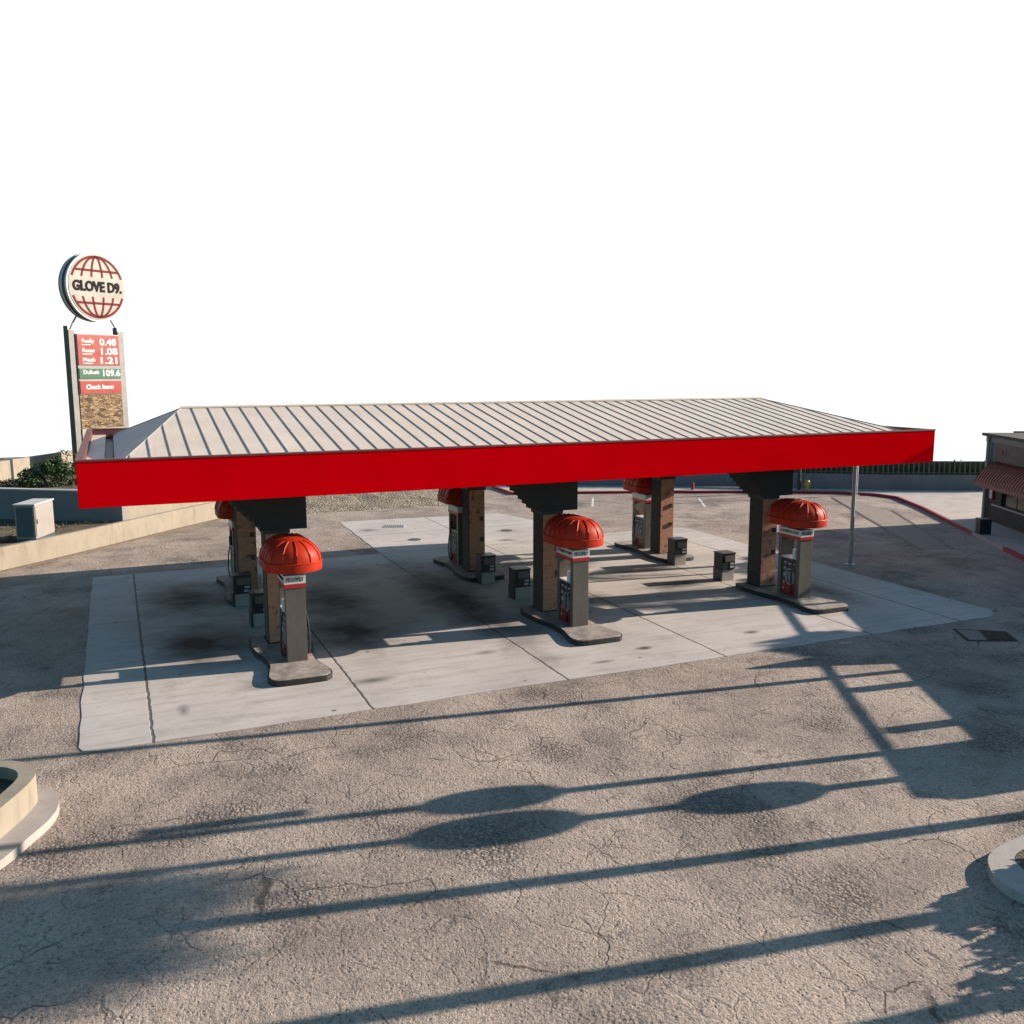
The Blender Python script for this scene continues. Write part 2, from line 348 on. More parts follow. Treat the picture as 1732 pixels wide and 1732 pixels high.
# ------------------------------------------------------------------ ground and paving
def ground():
    """one sheet: level station yard on a knoll whose sides fall away beyond the walls"""
    b = bmesh.new()
    # yard edge polygon offsets: rings scaled outwards and dropped
    edge = [(-60, -70), (90, -70), (90, -10), (62, 10.3), (45, 22), (30, 30.6), (22, 34.5), (14, 41), (3, 46), (-10, 46), (-60, 46)]
    c = Vector((15, 0)); rings = []
    for k, (off, z) in enumerate(((0, 0), (3, -1.2), (12, -6), (40, -18), (150, -45), (900, -110))):
        rg = []
        for i, p in enumerate(edge):
            d = (Vector(p)-c).normalized(); rg.append(b.verts.new((p[0]+d.x*off, p[1]+d.y*off, z)))
        rings.append(rg)
    b.faces.new(rings[0])
    for A, B in zip(rings, rings[1:]):
        for k in range(len(A)): b.faces.new((A[k], A[(k+1) % len(A)], B[(k+1) % len(A)], B[k]))
    m = MB(); m.b.free(); m.b = b
    return tag(m.build('ground', 'asphalt'), kind='structure')
ground()

def ragged(pts, step=.35, amp=.03):
    o = []
    for i, p in enumerate(pts):
        q = pts[(i+1) % len(pts)]; d = (Vector(q)-Vector(p)); n = max(1, int(d.length/step)); nn = Vector((-d.y, d.x)).normalized()
        for k in range(n):
            t = k/n; v = Vector(p)+d*t; a = 0 if k == 0 else amp*noise.noise(Vector((v.x*.9, v.y*.9, 3)))*2
            o.append((v.x+nn.x*a, v.y+nn.y*a))
    return o
slab = [(-.2, -3.5), (-.12, -3.72), (.15, -3.82), (25.2, -3.78), (25.75, -3.6), (26.0, -3.1), (25.98, 13.6), (25.6, 14.0), (20.86, 13.9), (20.3, 18.6), (19.4, 21.7), (11.0, 22.3), (10.78, 13.5), (-.2, 13.5)]
tag(MB().prism(ragged(slab), -.05, .014).build('concrete_apron', 'slab'), kind='structure')

# old asphalt strip and drains in the far driveway
MB_ = MB().prism([(40.0, 19.2), (31.9, 5.0), (33.3, 4.6), (38.9, 13.2), (40.6, 18.6)], -.04, .006)
m2 = pm('patched_asphalt', (.20, .165, .14), .9, .12, 2, bump=.006, bscale=60)
tag(MB_.build('driveway_strip', m2), kind='structure')
sealm = pm('tar_seal', (.03, .028, .027), .7, .2, 5)
mm = MB()
for a, b in (((40.0, 19.2), (31.9, 5.0)), ((39.3, 13.9), (33.3, 4.6))):
    d = (Vector(b)-Vector(a)).normalized(); n = Vector((-d.y, d.x))*.09
    mm.prism([(a[0]-n.x, a[1]-n.y), (a[0]+n.x, a[1]+n.y), (b[0]+n.x, b[1]+n.y), (b[0]-n.x, b[1]-n.y)], -.03, .011)
tag(mm.build('tar_seams', sealm), kind='structure')

def strip(path, w, z0, z1, name, mat, parent=None, bev=0):
    """ribbon along a path, w to its left (+) or right (-)"""
    P = [Vector(p) for p in path]; L = []
    for i, p in enumerate(P):
        d0 = (P[i]-P[i-1]).normalized() if i else (P[1]-P[0]).normalized(); d1 = (P[i+1]-P[i]).normalized() if i < len(P)-1 else d0
        d = (d0+d1).normalized(); n = Vector((-d.y, d.x)); L.append(p+n*(w/max(.4, n.dot(Vector((-d0.y, d0.x))))))
    b = bmesh.new()
    def V(p, z): return b.verts.new((p.x, p.y, z))
    rows = [(V(p, z0), V(p, z1), V(q, z1), V(q, z0)) for p, q in zip(P, L)]
    for A, B in zip(rows, rows[1:]):
        for k in range(4): b.faces.new((A[k], A[(k+1) % 4], B[(k+1) % 4], B[k]))
    b.faces.new(rows[0]); b.faces.new(rows[-1][::-1])
    m = MB(); m.b.free(); m.b = b
    if bev: bmesh.ops.bevel(b, geom=[e for e in b.edges if abs(e.verts[0].co.z-z1) < 1e-4 and abs(e.verts[1].co.z-z1) < 1e-4], offset=bev, segments=2, affect='EDGES')
    return m.build(name, mat, parent)

KD = Vector((-.525, -.851))
kA = [(23.2, 31.9), (23.0, 28.2), (24.3, 27.85), (31.2, 25.3), (37.9, 22.3), (41.6, 20.2), (42.9, 18.6), (43.0, 17.2), (41.1, 13.6), (36.9, 6.75)]
k1 = Vector(kA[-1]); k2 = k1+KD*3.8; k3 = k1+KD*26
strip(kA, .17, -.05, .16, 'red_kerb', 'redk', bev=.02)['kind'] = 'structure'
strip([tuple(k1), tuple(k2)], .17, -.05, .155, 'plain_kerb', 'kerbc', bev=.02)['kind'] = 'structure'
strip([tuple(k2), tuple(k3)], .17, -.05, .16, 'red_kerb', 'redk', bev=.02)['kind'] = 'structure'
# pavement behind the kerb
inner = [(23.37, 31.9), (23.2, 28.3), (24.35, 28.03), (31.27, 25.46), (37.98, 22.46), (41.7, 20.33), (43.06, 18.66), (43.17, 17.17), (41.25, 13.5)]
pv = inner + [tuple(Vector((41.25, 13.5))+KD*32)] + [(40, -14), (50.4, 16), (49, 20.5), (41, 24), (30, 30), (25, 33)]
nn = Vector((.851, -.525))*.175
e1 = k3+nn
pv = inner + [tuple(k1+nn*1.02), tuple(e1), (40, -22), (56, 10), (52, 17.2), (40.7, 22.5), (29.2, 29.4), (24.7, 31.8)]
tag(MB().prism(pv, -.06, .15).build('pavement', 'walk'), kind='structure')
# parking bay ticks
for a, b in (((26.97, 25.0), (25.2, 21.8)), ((32.6, 22.2), (30.8, 19.0))):
    d = (Vector(b)-Vector(a)).normalized(); n = Vector((-d.y, d.x))*.06
    tag(MB().prism([(a[0]-n.x, a[1]-n.y), (a[0]+n.x, a[1]+n.y), (b[0]+n.x, b[1]+n.y), (b[0]-n.x, b[1]-n.y)], -.03, .006).build('bay_marking', 'ppaint'), kind='structure')
# gravel verge behind the pumps
b = bmesh.new(); gx = 34; gy = 16; vs = {}
for i in range(gx+1):
    for j in range(gy+1):
        u, v = i/gx, j/gy; x = 7.5+u*12.5; y = 25.1+.9*math.sin(u*7)*.25+u*.9+v*(13-5.5*u)
        e = min(u, 1-u, v, 1-v)*4; h = min(1, e)*.25+v*.9*(1-u*.6)+.12*noise.noise(Vector((x, y, 0)))*min(1, e)
        vs[i, j] = b.verts.new((x, y, max(.004, h) if e > 0 else -.03))
for i in range(gx):
    for j in range(gy): b.faces.new((vs[i, j], vs[i+1, j], vs[i+1, j+1], vs[i, j+1]))
m = MB(); m.b.free(); m.b = b; tag(m.build('gravel_verge', 'gravel'), kind='structure')

# ------------------------------------------------------------------ raised beds and walls on the left
LW = [(-6.2, 12.9), (-3.45, 15.92), (-1.51, 17.9), (.73, 20.4), (3.38, 23.4), (5.55, 25.7)]
lw = strip(LW, .22, -.05, .93, 'low_wall', 'conc'); tag(lw, 'long low cream concrete wall running diagonally beside the driveway, behind the canopy corner', 'wall')
strip([(p[0]+.012, p[1]-.012) for p in LW], -.12, -.05, .06, 'wall_footing', 'bark', lw)
tag(MB().prism([(-16, 16), (-6.5, 13.1), (-3.6, 16.07), (-1.66, 18.05), (.57, 20.5), (1.1, 21.2), (-5, 25.4), (-16, 32)], -.2, .84).build('planting_bed', 'soil'), kind='structure')
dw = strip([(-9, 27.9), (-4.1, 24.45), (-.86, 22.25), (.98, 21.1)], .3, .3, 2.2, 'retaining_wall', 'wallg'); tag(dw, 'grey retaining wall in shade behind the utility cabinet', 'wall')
strip([(-9.02, 27.87), (-4.12, 24.42), (-.88, 22.22), (1.0, 21.06)], .36, 2.2, 2.26, 'coping', 'lgrey', dw)
ww = strip([(1.0, 21.42), (3.6, 24.3), (6.15, 27.2)], .3, -.05, 1.9, 'side_wall', 'conc'); tag(ww, 'sunlit cream wall standing behind the right end of the low wall', 'wall')
tag(MB().prism([(-40, 45), (-40, 30), (-9, 28.4), (-4, 24.9), (-.8, 22.7), (.9, 21.6), (3.2, 24.4), (5.9, 27.5), (3, 44), (0, 45)], -.5, 2.0).build('upper_terrace', 'soil'), kind='structure')
fw = strip([(-6.6, 26.4), (-4.57, 30), (-1.76, 34.95), (.3, 38.6)], .25, 1.9, 3.02, 'boundary_wall', 'conc'); tag(fw, 'distant cream boundary wall on the upper terrace behind the green shrub', 'wall')
MB().box(-.2, .2, -.2, .2, 0, 1.12).build('pier', 'wallg', fw).location = (-4.25, 30.9, 1.95)

def leaf_cloud(m, c, r, n, s, flat=1.0, seed=1, hole=.0):
    rnd = random.Random(seed); c = Vector(c)
    for _ in range(n):
        while True:
            p = Vector((rnd.uniform(-1, 1), rnd.uniform(-1, 1), rnd.uniform(-1, 1)))
            if .25 < p.length < 1: break
        q = Vector((p.x*r[0], p.y*r[1], p.z*r[2]))
        if noise.noise((c+q)*(1.5/max(.5, min(r)))+Vector((seed, 0, 0))) < -.12+hole: continue
        q *= 1+.22*noise.noise(p*2.3+Vector((seed, 5, 0)))
        a = Vector((rnd.gauss(0, 1), rnd.gauss(0, 1), rnd.gauss(0, .6)+.4)).normalized(); t = a.orthogonal().normalized()
        t.rotate(Matrix.Rotation(rnd.uniform(0, 6.28), 3, a)); w = a.cross(t); ss = s*rnd.uniform(.6, 1.3); o = c+q
        vs = [m.b.verts.new(o+t*ss), m.b.verts.new(o+w*ss*.45+a*ss*.12), m.b.verts.new(o-t*ss), m.b.verts.new(o-w*ss*.45+a*ss*.12)]
        m.b.faces.new(vs)
    return m
def shrub(name, label, cat, loc, blobs, mat, n, s, seed, stem=None):
    t = thing(name, label, cat, loc); m = MB()
    for i, (c, r) in enumerate(blobs): leaf_cloud(m, c, r, n, s, seed=seed+i)
    m.build('foliage', mat, t)
    st = MB(); rnd = random.Random(seed)
    for c, r in blobs:
        for k in range(3): st.tube([(c[0]*.3, c[1]*.3, -.05), (c[0]*.8+rnd.uniform(-.2, .2), c[1]*.8, c[2]*.6), (c[0]+rnd.uniform(-.4, .4)*r[0], c[1]+rnd.uniform(-.4, .4)*r[1], c[2]+r[2]*.4)], [.04, .025, .01], 6)
    st.build('stem', 'bark', t); return t
shrub('green_shrub', 'dense dark green rounded shrub on the terrace behind the grey wall', 'shrub', (-2.2, 26.6, 2.0),
      [((.9, .2, .75), (1.0, .8, .95)), ((0, 0, .6), (.9, .7, .7)), ((-.8, -.2, .45), (.6, .6, .55)), ((1.9, .5, .7), (1.0, .8, .85)), ((.3, -.2, .95), (.6, .5, .4))], 'leaf', 1500, .075, 11)
shrub('dry_shrub', 'low olive and brown dry shrub at the left edge below the cream boundary wall', 'shrub', (-4.3, 26.4, 2.0), [((-.8, .2, .18), (1.0, .6, .3)), ((.6, .2, .2), (.9, .6, .28))], 'dry', 700, .06, 21)
shrub('bedding_plant', 'pinkish brown low plant in the bed left of the utility cabinet', 'plant', (-3.7, 17.6, .84), [((-.5, 0, .1), (.5, .35, .18)), ((.3, .2, .1), (.45, .3, .16))], 'leafr', 500, .05, 31)
gm = MB()
for i in range(46):
    x = random.uniform(-5, .4); y = random.uniform(20.9+.95*x, 22.8-.4*x); 
    leaf_cloud(gm, (x, y, .88), (.35, .35, .1), 45, .04, seed=300+i)
tag(gm.build('ground_cover', 'dry'), 'sparse olive and brown ground cover on the bed around the cabinet', 'ground cover', kind='stuff')

cab = thing('utility_cabinet', 'cream metal utility cabinet with the shade of one side coloured in teal, standing in the bed', 'cabinet', (-2.22, 17.28, .84), math.atan2(.94, .35))
MB().box(.02, 1.68, .02, .78, .12, 1.46, .012).build('body', 'cabl', cab)
MB().box(.01, 1.68, .01, .79, 0, .12).build('plinth', 'teal', cab)
MB().box(-.02, 1.72, -.03, .83, 1.46, 1.52, .01).build('lid', 'lgrey', cab)
dr = MB().box(.06, 1.64, -.006, .02, .2, 1.42, .006).build('door', 'cabl', cab)
MB().box(.1, .16, -.03, -.006, .72, .9).build('handle', 'dark', dr)
MB().box(0, .02, .08, .72, .2, 1.4).build('shade_side_sheet', 'teal', cab)  # teal sheet colours in the shade on the side away from the sun

# ------------------------------------------------------------------ planters in the foreground corners
def smooth_poly(pts, n=6):
    o = []; k = len(pts)
    for i in range(k):
        p0, p1, p2, p3 = [Vector(pts[(i+j-1) % k]) for j in range(4)]
        for t in [j/n for j in range(n)]:
            o.append(tuple(.5*((2*p1)+(-p0+p2)*t+(2*p0-5*p1+4*p2-p3)*t*t+(-p0+3*p1-3*p2+p3)*t**3)))
    return o
pl = thing('raised_planter', 'cream raised planter with a rounded end at the left edge of the yard', 'planter')
outer = [(-1.28, -7.0), (-1.55, -8.2), (-3.2, -8.6), (-3.6, -7), (-3.2, -5.4), (-1.9, -5.25), (-1.3, -5.32), (-.86, -5.62), (-.77, -6.0), (-.86, -6.4)]
outer = [(-1.75, -8.4), (-2.6, -9.2), (-4.0, -9.0), (-4.6, -7.5), (-4.0, -5.6), (-2.6, -5.15), (-1.4, -5.22), (-.93, -5.55), (-.77, -5.98), (-.84, -6.45), (-1.2, -7.3)]
outer = smooth_poly(outer)
def inset(p, d):
    o = []; n = len(p)
    for i in range(n):
        t = (Vector(p[(i+1) % n])-Vector(p[i-1])).normalized(); o.append((p[i][0]-t.y*d, p[i][1]+t.x*d))
    return o
ar = sum(outer[i-1][0]*outer[i][1]-outer[i][0]*outer[i-1][1] for i in range(len(outer)))
sgn = 1 if ar > 0 else -1
def ring_wall(po, pi, z0, z1, name, mat, parent):
    b = bmesh.new(); n = len(po); A = [[b.verts.new((p[0], p[1], z)) for p in q] for q, z in ((po, z0), (po, z1), (pi, z1), (pi, z0))]
    for j in range(3):
        for i in range(n): b.faces.new((A[j][i], A[j][(i+1) % n], A[j+1][(i+1) % n], A[j+1][i]))
    m = MB(); m.b.free(); m.b = b; return m.build(name, mat, parent)
inn = inset(outer, .27*sgn)
ring_wall(outer, inn, .1, .64, 'planter_wall', 'conc', pl)
MB().prism(inset(outer, .2*sgn), .1, .42).build('planter_soil', 'soil', pl)
ko = smooth_poly([(-1.35, -8.35), (-2.6, -9.6), (-4.3, -9.4), (-5, -7.5), (-4.3, -5.3), (-2.6, -4.9), (-1.3, -5.05), (-.66, -5.55), (-.44, -6.1), (-.48, -6.75), (-.8, -7.45)])
MB().prism(ko, -.05, .15, .02).build('kerb', 'kerbc', pl)
rp = thing('kerbed_island', 'pale kerbed planting island at the right edge of the foreground', 'planter')
ro = smooth_poly([(12.5, -14.25), (12.8, -14.0), (13.3, -13.86), (14.2, -13.8), (15.6, -14.2), (16.2, -15.6), (15.2, -17), (13.6, -16.8), (12.6, -15.8), (12.3, -14.9), (12.35, -14.5)])
ar = sum(ro[i-1][0]*ro[i][1]-ro[i][0]*ro[i-1][1] for i in range(len(ro))); sg = 1 if ar > 0 else -1
MB().prism(ro, -.05, .15, .02).build('kerb', 'kerbc', rp)
ri = smooth_poly([(12.93, -14.45), (13.1, -14.22), (13.45, -14.1), (14.2, -14.1), (15.3, -14.5), (15.7, -15.6), (15.0, -16.5), (13.8, -16.4), (13.0, -15.5), (12.86, -14.8)])
MB().prism(ri, .1, .158).build('planter_soil', 'soil', rp)
rm = MB()
for i in range(40):
    a = random.uniform(0, 6.28); q = random.uniform(0, 1.15); leaf_cloud(rm, (14.2+q*math.cos(a)*1.05, -15.3+q*math.sin(a), .17), (.2, .2, .07), 40, .03, seed=500+i)
tag(rm.build('red_ground_cover', 'leafr'), 'reddish brown low planting inside the kerbed island at the right edge', 'ground cover', kind='stuff')

# ------------------------------------------------------------------ far wall, fence and hedge
FW = [(23.9, 32.4), (29.16, 29.35), (37.36, 25.25), (40.67, 22.55), (44.8, 19.8), (50.0, 17.1), (52.5, 16.0)]
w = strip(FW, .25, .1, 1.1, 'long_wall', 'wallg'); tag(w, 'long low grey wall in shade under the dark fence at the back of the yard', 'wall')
fe = thing('slat_fence', 'dark close slatted fence on top of the long grey wall', 'fence')
fm = MB(); rl = MB(); hd = MB(); po = MB()
for (a, b2) in zip(FW, FW[1:]):
    A, B = Vector(a), Vector(b2); d = B-A; L = d.length; d.normalize(); n = Vector((-d.y, d.x)); k = int(L/.3)
    for i in range(k):
        p = A+d*(i+.5)*L/k+n*.12; hw = d*.05
        fm.prism([(p.x-hw.x-n.x*.01, p.y-hw.y-n.y*.01), (p.x+hw.x-n.x*.01, p.y+hw.y-n.y*.01), (p.x+hw.x+n.x*.01, p.y+hw.y+n.y*.01), (p.x-hw.x+n.x*.01, p.y-hw.y+n.y*.01)], 1.1, 1.92)
    for z in (1.2, 1.9):
        q = [A+n*.14, B+n*.14, B+n*.17, A+n*.17]; rl.prism([tuple(v) for v in q], z, z+.05)
    q = [A+n*.5, B+n*.5, B+n*.95, A+n*.95]; hd.prism([tuple(v) for v in q], .9, 1.86)
    for i in range(int(L/.22)):
        p = A+d*i*.22+n*.75; leaf_cloud(hd, (p.x, p.y, 1.4), (.36, .4, .52), 45, .1, seed=700+i, hole=-.5)
fm.build('slats', 'fence', fe); rl.build('rail', 'fence', fe)
tag(hd.build('hedge', 'leafd'), 'dark green hedge seen through the gaps of the slatted fence', 'hedge')

# ------------------------------------------------------------------ pump canopy
CW, CDp, ZB, ZT = 26.66, 12.93, 4.40, 5.51
can = thing('station_canopy', 'long red edged filling station canopy with a pale ribbed hip roof on six brick columns', 'canopy')
f = MB()
t_ = .14
f.box(0, CW, 0, t_, ZB, ZT-.03, .008); f.box(0, CW, CDp-t_, CDp, ZB, ZT-.03, .008)
f.box(0, t_, t_+.001, CDp-t_-.001, ZB+.003, ZT-.033); f.box(CW-t_, CW, t_+.001, CDp-t_-.001, ZB+.003, ZT-.033)
f.build('fascia', 'red', can)
f = MB()
f.box(-.015, CW+.015, -.015, t_+.02, ZT-.03, ZT+.012); f.box(-.015, CW+.015, CDp-t_-.02, CDp+.015, ZT-.03, ZT+.012)
f.box(-.015, t_+.02, t_+.02, CDp-t_-.02, ZT-.03, ZT+.010); f.box(CW-t_-.02, CW+.015, t_+.02, CDp-t_-.02, ZT-.03, ZT+.010)
f.build('fascia_cap', 'maroon', can)
f = MB(); f.box(t_, t_+.012, t_+.012, CDp-t_-.012, 5.0, ZT-.032); f.box(CW-t_-.012, CW-t_, t_+.012, CDp-t_-.012, 5.0, ZT-.032)
f.box(t_+.0, CW-t_, t_, t_+.012, 5.0, ZT-.032); f.box(t_, CW-t_, CDp-t_-.012, CDp-t_, 5.0, ZT-.032); f.build('parapet_lining', 'maroon', can)
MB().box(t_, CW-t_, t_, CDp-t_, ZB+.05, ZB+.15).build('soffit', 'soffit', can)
MB().box(t_+.014, .58, t_+.014, CDp-t_-.002, 5.1, 5.30).build('edge_flashing', 'roof', can)
MB().box(.58, .80, t_+.002, CDp-t_-.002, 5.0, 5.14).build('gutter', 'seam', can)
EX0, EX1, EY0, EY1, EZ = .82, 26.3, t_+.01, CDp-t_-.01, 5.30; RX0, RX1, RY, RZ = 2.75, 24.4, 6.47, 6.42
f = MB()
f.face([(EX0, EY0, EZ), (EX1, EY0, EZ), (RX1, RY, RZ), (RX0, RY, RZ)]); f.face([(EX0, EY1, EZ), (RX0, RY, RZ), (RX1, RY, RZ), (EX1, EY1, EZ)])
f.face([(EX1, EY0, EZ), (EX1, EY1, EZ), (RX1, RY, RZ)])
f.box(EX0+.01, EX1, EY0, EY1, 5.0, EZ-.003)
rf = f.build('roof', 'roof', can)
MB().face([(EX0, EY1, EZ+.001), (EX0, EY0, EZ+.001), (RX0, RY, RZ+.001)]).build('hip_end', 'hip', can)
f = MB(); sp_ = .475; x = EX0+.35
while x < EX1-.2:
    if x < RX0: t = (x-EX0)/(RX0-EX0)
    elif x > RX1: t = (EX1-x)/(EX1-RX1)
    else: t = 1
    if t > .05:
        for sy, ye in ((1, EY0), (-1, EY1)):
            y1 = ye+(RY-ye)*t; z1 = EZ+(RZ-EZ)*t; h = .022; w2 = .012
            a = (x-w2, ye, EZ); b3 = (x+w2, ye, EZ); c3 = (x+w2, y1, z1); d3 = (x-w2, y1, z1)
            up_ = lambda p: (p[0], p[1], p[2]+h)
            for q in ((a, b3, up_(b3), up_(a)), (c3, d3, up_(d3), up_(c3)), (up_(a), up_(b3), up_(c3), up_(d3)), (a, up_(a), up_(d3), d3), (b3, c3, up_(c3), up_(b3))): f.face(q)
    x += sp_
f.build('standing_seams', 'seam', can)
MB().tube([(RX0, RY, RZ+.02), (RX1, RY, RZ+.02)], .05, 8).build('ridge_cap', 'roof', can)
for p, q in (((RX0, RY, RZ), (EX0, EY0, EZ)), ((RX0, RY, RZ), (EX0, EY1, EZ)), ((RX1, RY, RZ), (EX1, EY0, EZ)), ((RX1, RY, RZ), (EX1, EY1, EZ))): MB().tube([p, q], .025, 6).build('hip_cap', 'hip', can)
CX = [4.7, 12.95, 21.2]
def column(cx, cy, flip):
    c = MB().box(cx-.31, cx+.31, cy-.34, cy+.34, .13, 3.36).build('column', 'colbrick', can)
    MB().box(cx-.29, cx+.312, cy-.365, cy-.34, .2, 3.2).build('sunlit_brick_face', 'brick', c)  # thin sheet giving the front face the sunlit tone of the brick
    d = MB().box(-.0, 0, 0, 0, 0, 0) if False else MB()
    pr = [(-1.25, ZB+.05), (-1.25, 4.16), (-1.12, 4.16), (-1.12, 4.02), (-1.0, 4.02), (-1.0, 3.88), (-.86, 3.88), (-.86, 3.74), (-.72, 3.74), (-.72, 3.6), (-.58, 3.6), (-.58, 3.46), (-.44, 3.46), (-.44, 3.32), (.80, 3.32), (.80, ZB+.05)]
    if flip: pr = [(-x_ if False else x_*.85, z) for x_, z in pr]
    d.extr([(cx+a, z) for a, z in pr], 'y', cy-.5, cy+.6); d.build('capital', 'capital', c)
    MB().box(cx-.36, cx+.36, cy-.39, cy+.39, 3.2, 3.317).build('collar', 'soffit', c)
    MB().box(cx-.35, cx+.35, cy-.38, cy+.38, .13, .2).build('base_trim', 'capital', c)
    for z in (1.28, 2.05): MB().box(cx+.12, cx+.25, cy-.41, cy-.366, z, z+.16, .01).build('junction_box', 'dark', c)
for cx in CX: column(cx, 2.1, False); column(cx, 8.45, True)

# ------------------------------------------------------------------ fuel islands
def island():
    t = thing('fuel_island', '', 'kerb island')
    hw = [(-1.5, .45), (-1.44, .63), (-1.3, .75), (-1.05, .78), (-.8, .74), (-.5, .68), (-.2, .62), (.3, .62), (.7, .66), (1.1, .76), (1.5, .8), (2.1, .8), (2.5, .72), (2.68, .5)]
    pts = [(w_, y) for y, w_ in hw]+[(-w_, y) for y, w_ in hw[::-1]]; pts = smooth_poly(pts, 3)
    MB().prism(pts, -.03, .15).build('island_edge', 'iedge', t)
    ar_ = sum(pts[i-1][0]*pts[i][1]-pts[i][0]*pts[i-1][1] for i in range(len(pts))); s_ = 1 if ar_ > 0 else -1
    MB().prism(inset(pts, .04*s_), .1, .165, .008).build('island_slab', 'island', t)
    return t
isl = island(); isl.location = (CX[0], 0, 0)
WH = ['left', 'middle', 'right']
isl['label'] = 'scalloped concrete kerb island under the nearest left pump, front row'; isl['group'] = 'kerb islands under the pumps'
dup(isl, (CX[1], 0, 0), 0, 'scalloped kerb island under the front middle pump, half in shadow')
dup(isl, (CX[2], 0, 0), 0, 'scalloped kerb island under the front right pump, fully in sun')
dup(isl, (CX[0], 9.7, 0), math.pi, 'dark kerb island behind the nearest left pump, deep in canopy shade')
dup(isl, (CX[1], 9.7, 0), math.pi, 'kerb island of the back row in the middle, in canopy shade')
dup(isl, (CX[2], 9.7, 0), math.pi, 'farthest kerb island, back row at the right in sun')

# ------------------------------------------------------------------ fuel pumps
def pump():
    t = thing('fuel_pump', '', 'fuel pump')
    X = .255; Y0, Y1 = -.12, .92
    MB().box(-X, X, Y0, Y0+.16, .14, 2.1, .012).build('end_panel', 'pillar', t)
    MB().box(-X, X, Y1-.16, Y1, .14, 2.1, .012).build('end_panel', 'pillar', t)
    cb_ = MB().box(-X+.03, X-.03, Y0+.16, Y1-.16, .14, 1.42, .01).build('cabinet', 'navy', t)
    MB().box(-X+.0, X-.0, Y0+.162, Y1-.162, 1.42, 1.46).build('counter_top', 'white', t)
    for s in (-1, 1):
        x0, x1 = sorted((s*(X-.03), s*(X-.018)))
        MB().box(x0, x1, Y0+.18, Y1-.18, .16, .66).build('lower_panel', 'pred', cb_)
        # round gauge emblem: ring with spokes
        e = MB(); cy, cz = .33, .82; xs = s*(X-.012)
        for k in range(20):
            a0, a1 = 2*math.pi*k/20, 2*math.pi*(k+.72)/20
            for ra, rb in ((.19, .235),):
                e.face([(xs, cy+ra*math.cos(a0), cz+ra*math.sin(a0)*1.2), (xs, cy+rb*math.cos(a0), cz+rb*math.sin(a0)*1.2), (xs, cy+rb*math.cos(a1), cz+rb*math.sin(a1)*1.2), (xs, cy+ra*math.cos(a1), cz+ra*math.sin(a1)*1.2)])
        for k in range(5):
            a = cy-.14+.07*k; hh = .17*math.sqrt(max(.05, 1-((a-cy)/.2)**2)); e.face([(xs, a-.014, cz-hh), (xs, a+.014, cz-hh), (xs, a+.014, cz+hh), (xs, a-.014, cz+hh)])
        e.build('emblem', 'lgrey', cb_)
        e = MB()
        for yy, zz, w_, h_ in ((.10, 1.22, .12, .06), (.28, 1.22, .14, .05), (.52, 1.24, .1, .05), (.56, 1.02, .07, .09), (.58, .8, .05, .12), (.58, .55, .06, .1), (.60, .36, .05, .07), (.16, 1.1, .08, .03)):
            a0, a1 = sorted((s*(X-.03), s*(X-.008))); e.box(a0, a1, yy, yy+w_, zz, zz+h_)
        e.build('keypad', 'lgrey', cb_)
        hz = MB().box(*sorted((s*(X-.04), s*(X+.05))), Y0+.2, Y0+.29, 1.46, 1.78, .012).build('nozzle', 'white' if s < 0 else 'dark', t)
        hs = MB().tube([(s*(X+.02), Y0+.25, 1.5), (s*(X+.09), Y0+.23, 1.1), (s*(X+.12), Y0+.22, .6), (s*(X+.08), Y0+.25, .3), (s*(X+.02), Y0+.3, .24), (s*(X-.01), Y0+.38, .5)], .02, 8).build('hose', 'iedge', t, 60)
    hd_ = MB().box(-X-.015, X+.015, Y0-.015, Y1+.015, 2.2, 2.42, .008).build('header_sign', 'white', t)
    lettering('PEOUIMLY', .15, 'black', hd_, FRONT(0, Y0-.018, 2.31), width=.44)
    lettering('CODSINTN PUMY', .13, 'black', hd_, LEFTF(-X-.018, (Y0+Y1)/2, 2.31), width=.92)
    MB().box(-X-.022, X+.022, Y0-.022, Y1+.022, 2.1, 2.2, .008).build('header_trim', 'bred', t)
    MB().box(-.14, .14, Y0+.25, Y1-.25, 2.42, 2.7).build('neck', 'dark', t)
    # ribbed dome awning: long vault with rounded ends
    Rr, H, yc0, yc1 = .71, .56, -.02, .82
    def prof(f_):  # f_ 0 rim .. 1 top
        a = f_*math.pi/2; return math.cos(a)**.9, math.sin(a)
    outl = []
    for k in range(0, 25): a = -math.pi+math.pi*k/24; outl.append((math.cos(a), math.sin(a), yc0))
    for k in range(0, 25): a = math.pi*k/24; outl.append((math.cos(a), math.sin(a), yc1))
    d = MB(); rows = []
    lev = [(1.0, 2.56), (1.012, 2.60), (1.012, 2.78)]+[(prof(j/9)[0]*.985, 2.78+H*prof(j/9)[1]) for j in range(0, 10)]
    n_ = len(outl)
    for r_, z in lev:
        rows.append([d.b.verts.new((cx_*Rr*r_, yc_+sy_*Rr*.82*r_, z)) for cx_, sy_, yc_ in outl])
    for A, B in zip(rows, rows[1:]):
        for k in range(n_):
            try: d.b.faces.new((A[k], A[(k+1) % n_], B[(k+1) % n_], B[k]))
            except ValueError: pass
    bmesh.ops.remove_doubles(d.b, verts=d.b.verts, dist=.0005)
    dm = d.build('dome_awning', 'dome', t, 40)
    u = MB(); u.prism([(cx_*Rr*.995, yc_+sy_*Rr*.82*.995) for cx_, sy_, yc_ in outl], 2.57, 2.60); u.build('awning_underside', 'maroon', dm)
    rb = MB()
    for k in list(range(0, n_, 4)):
        cx_, sy_, yc_ = outl[k]
        rb.tube([(cx_*Rr*r_, yc_+sy_*Rr*.82*r_, z+.004) for r_, z in lev[3:11]], .02, 5)
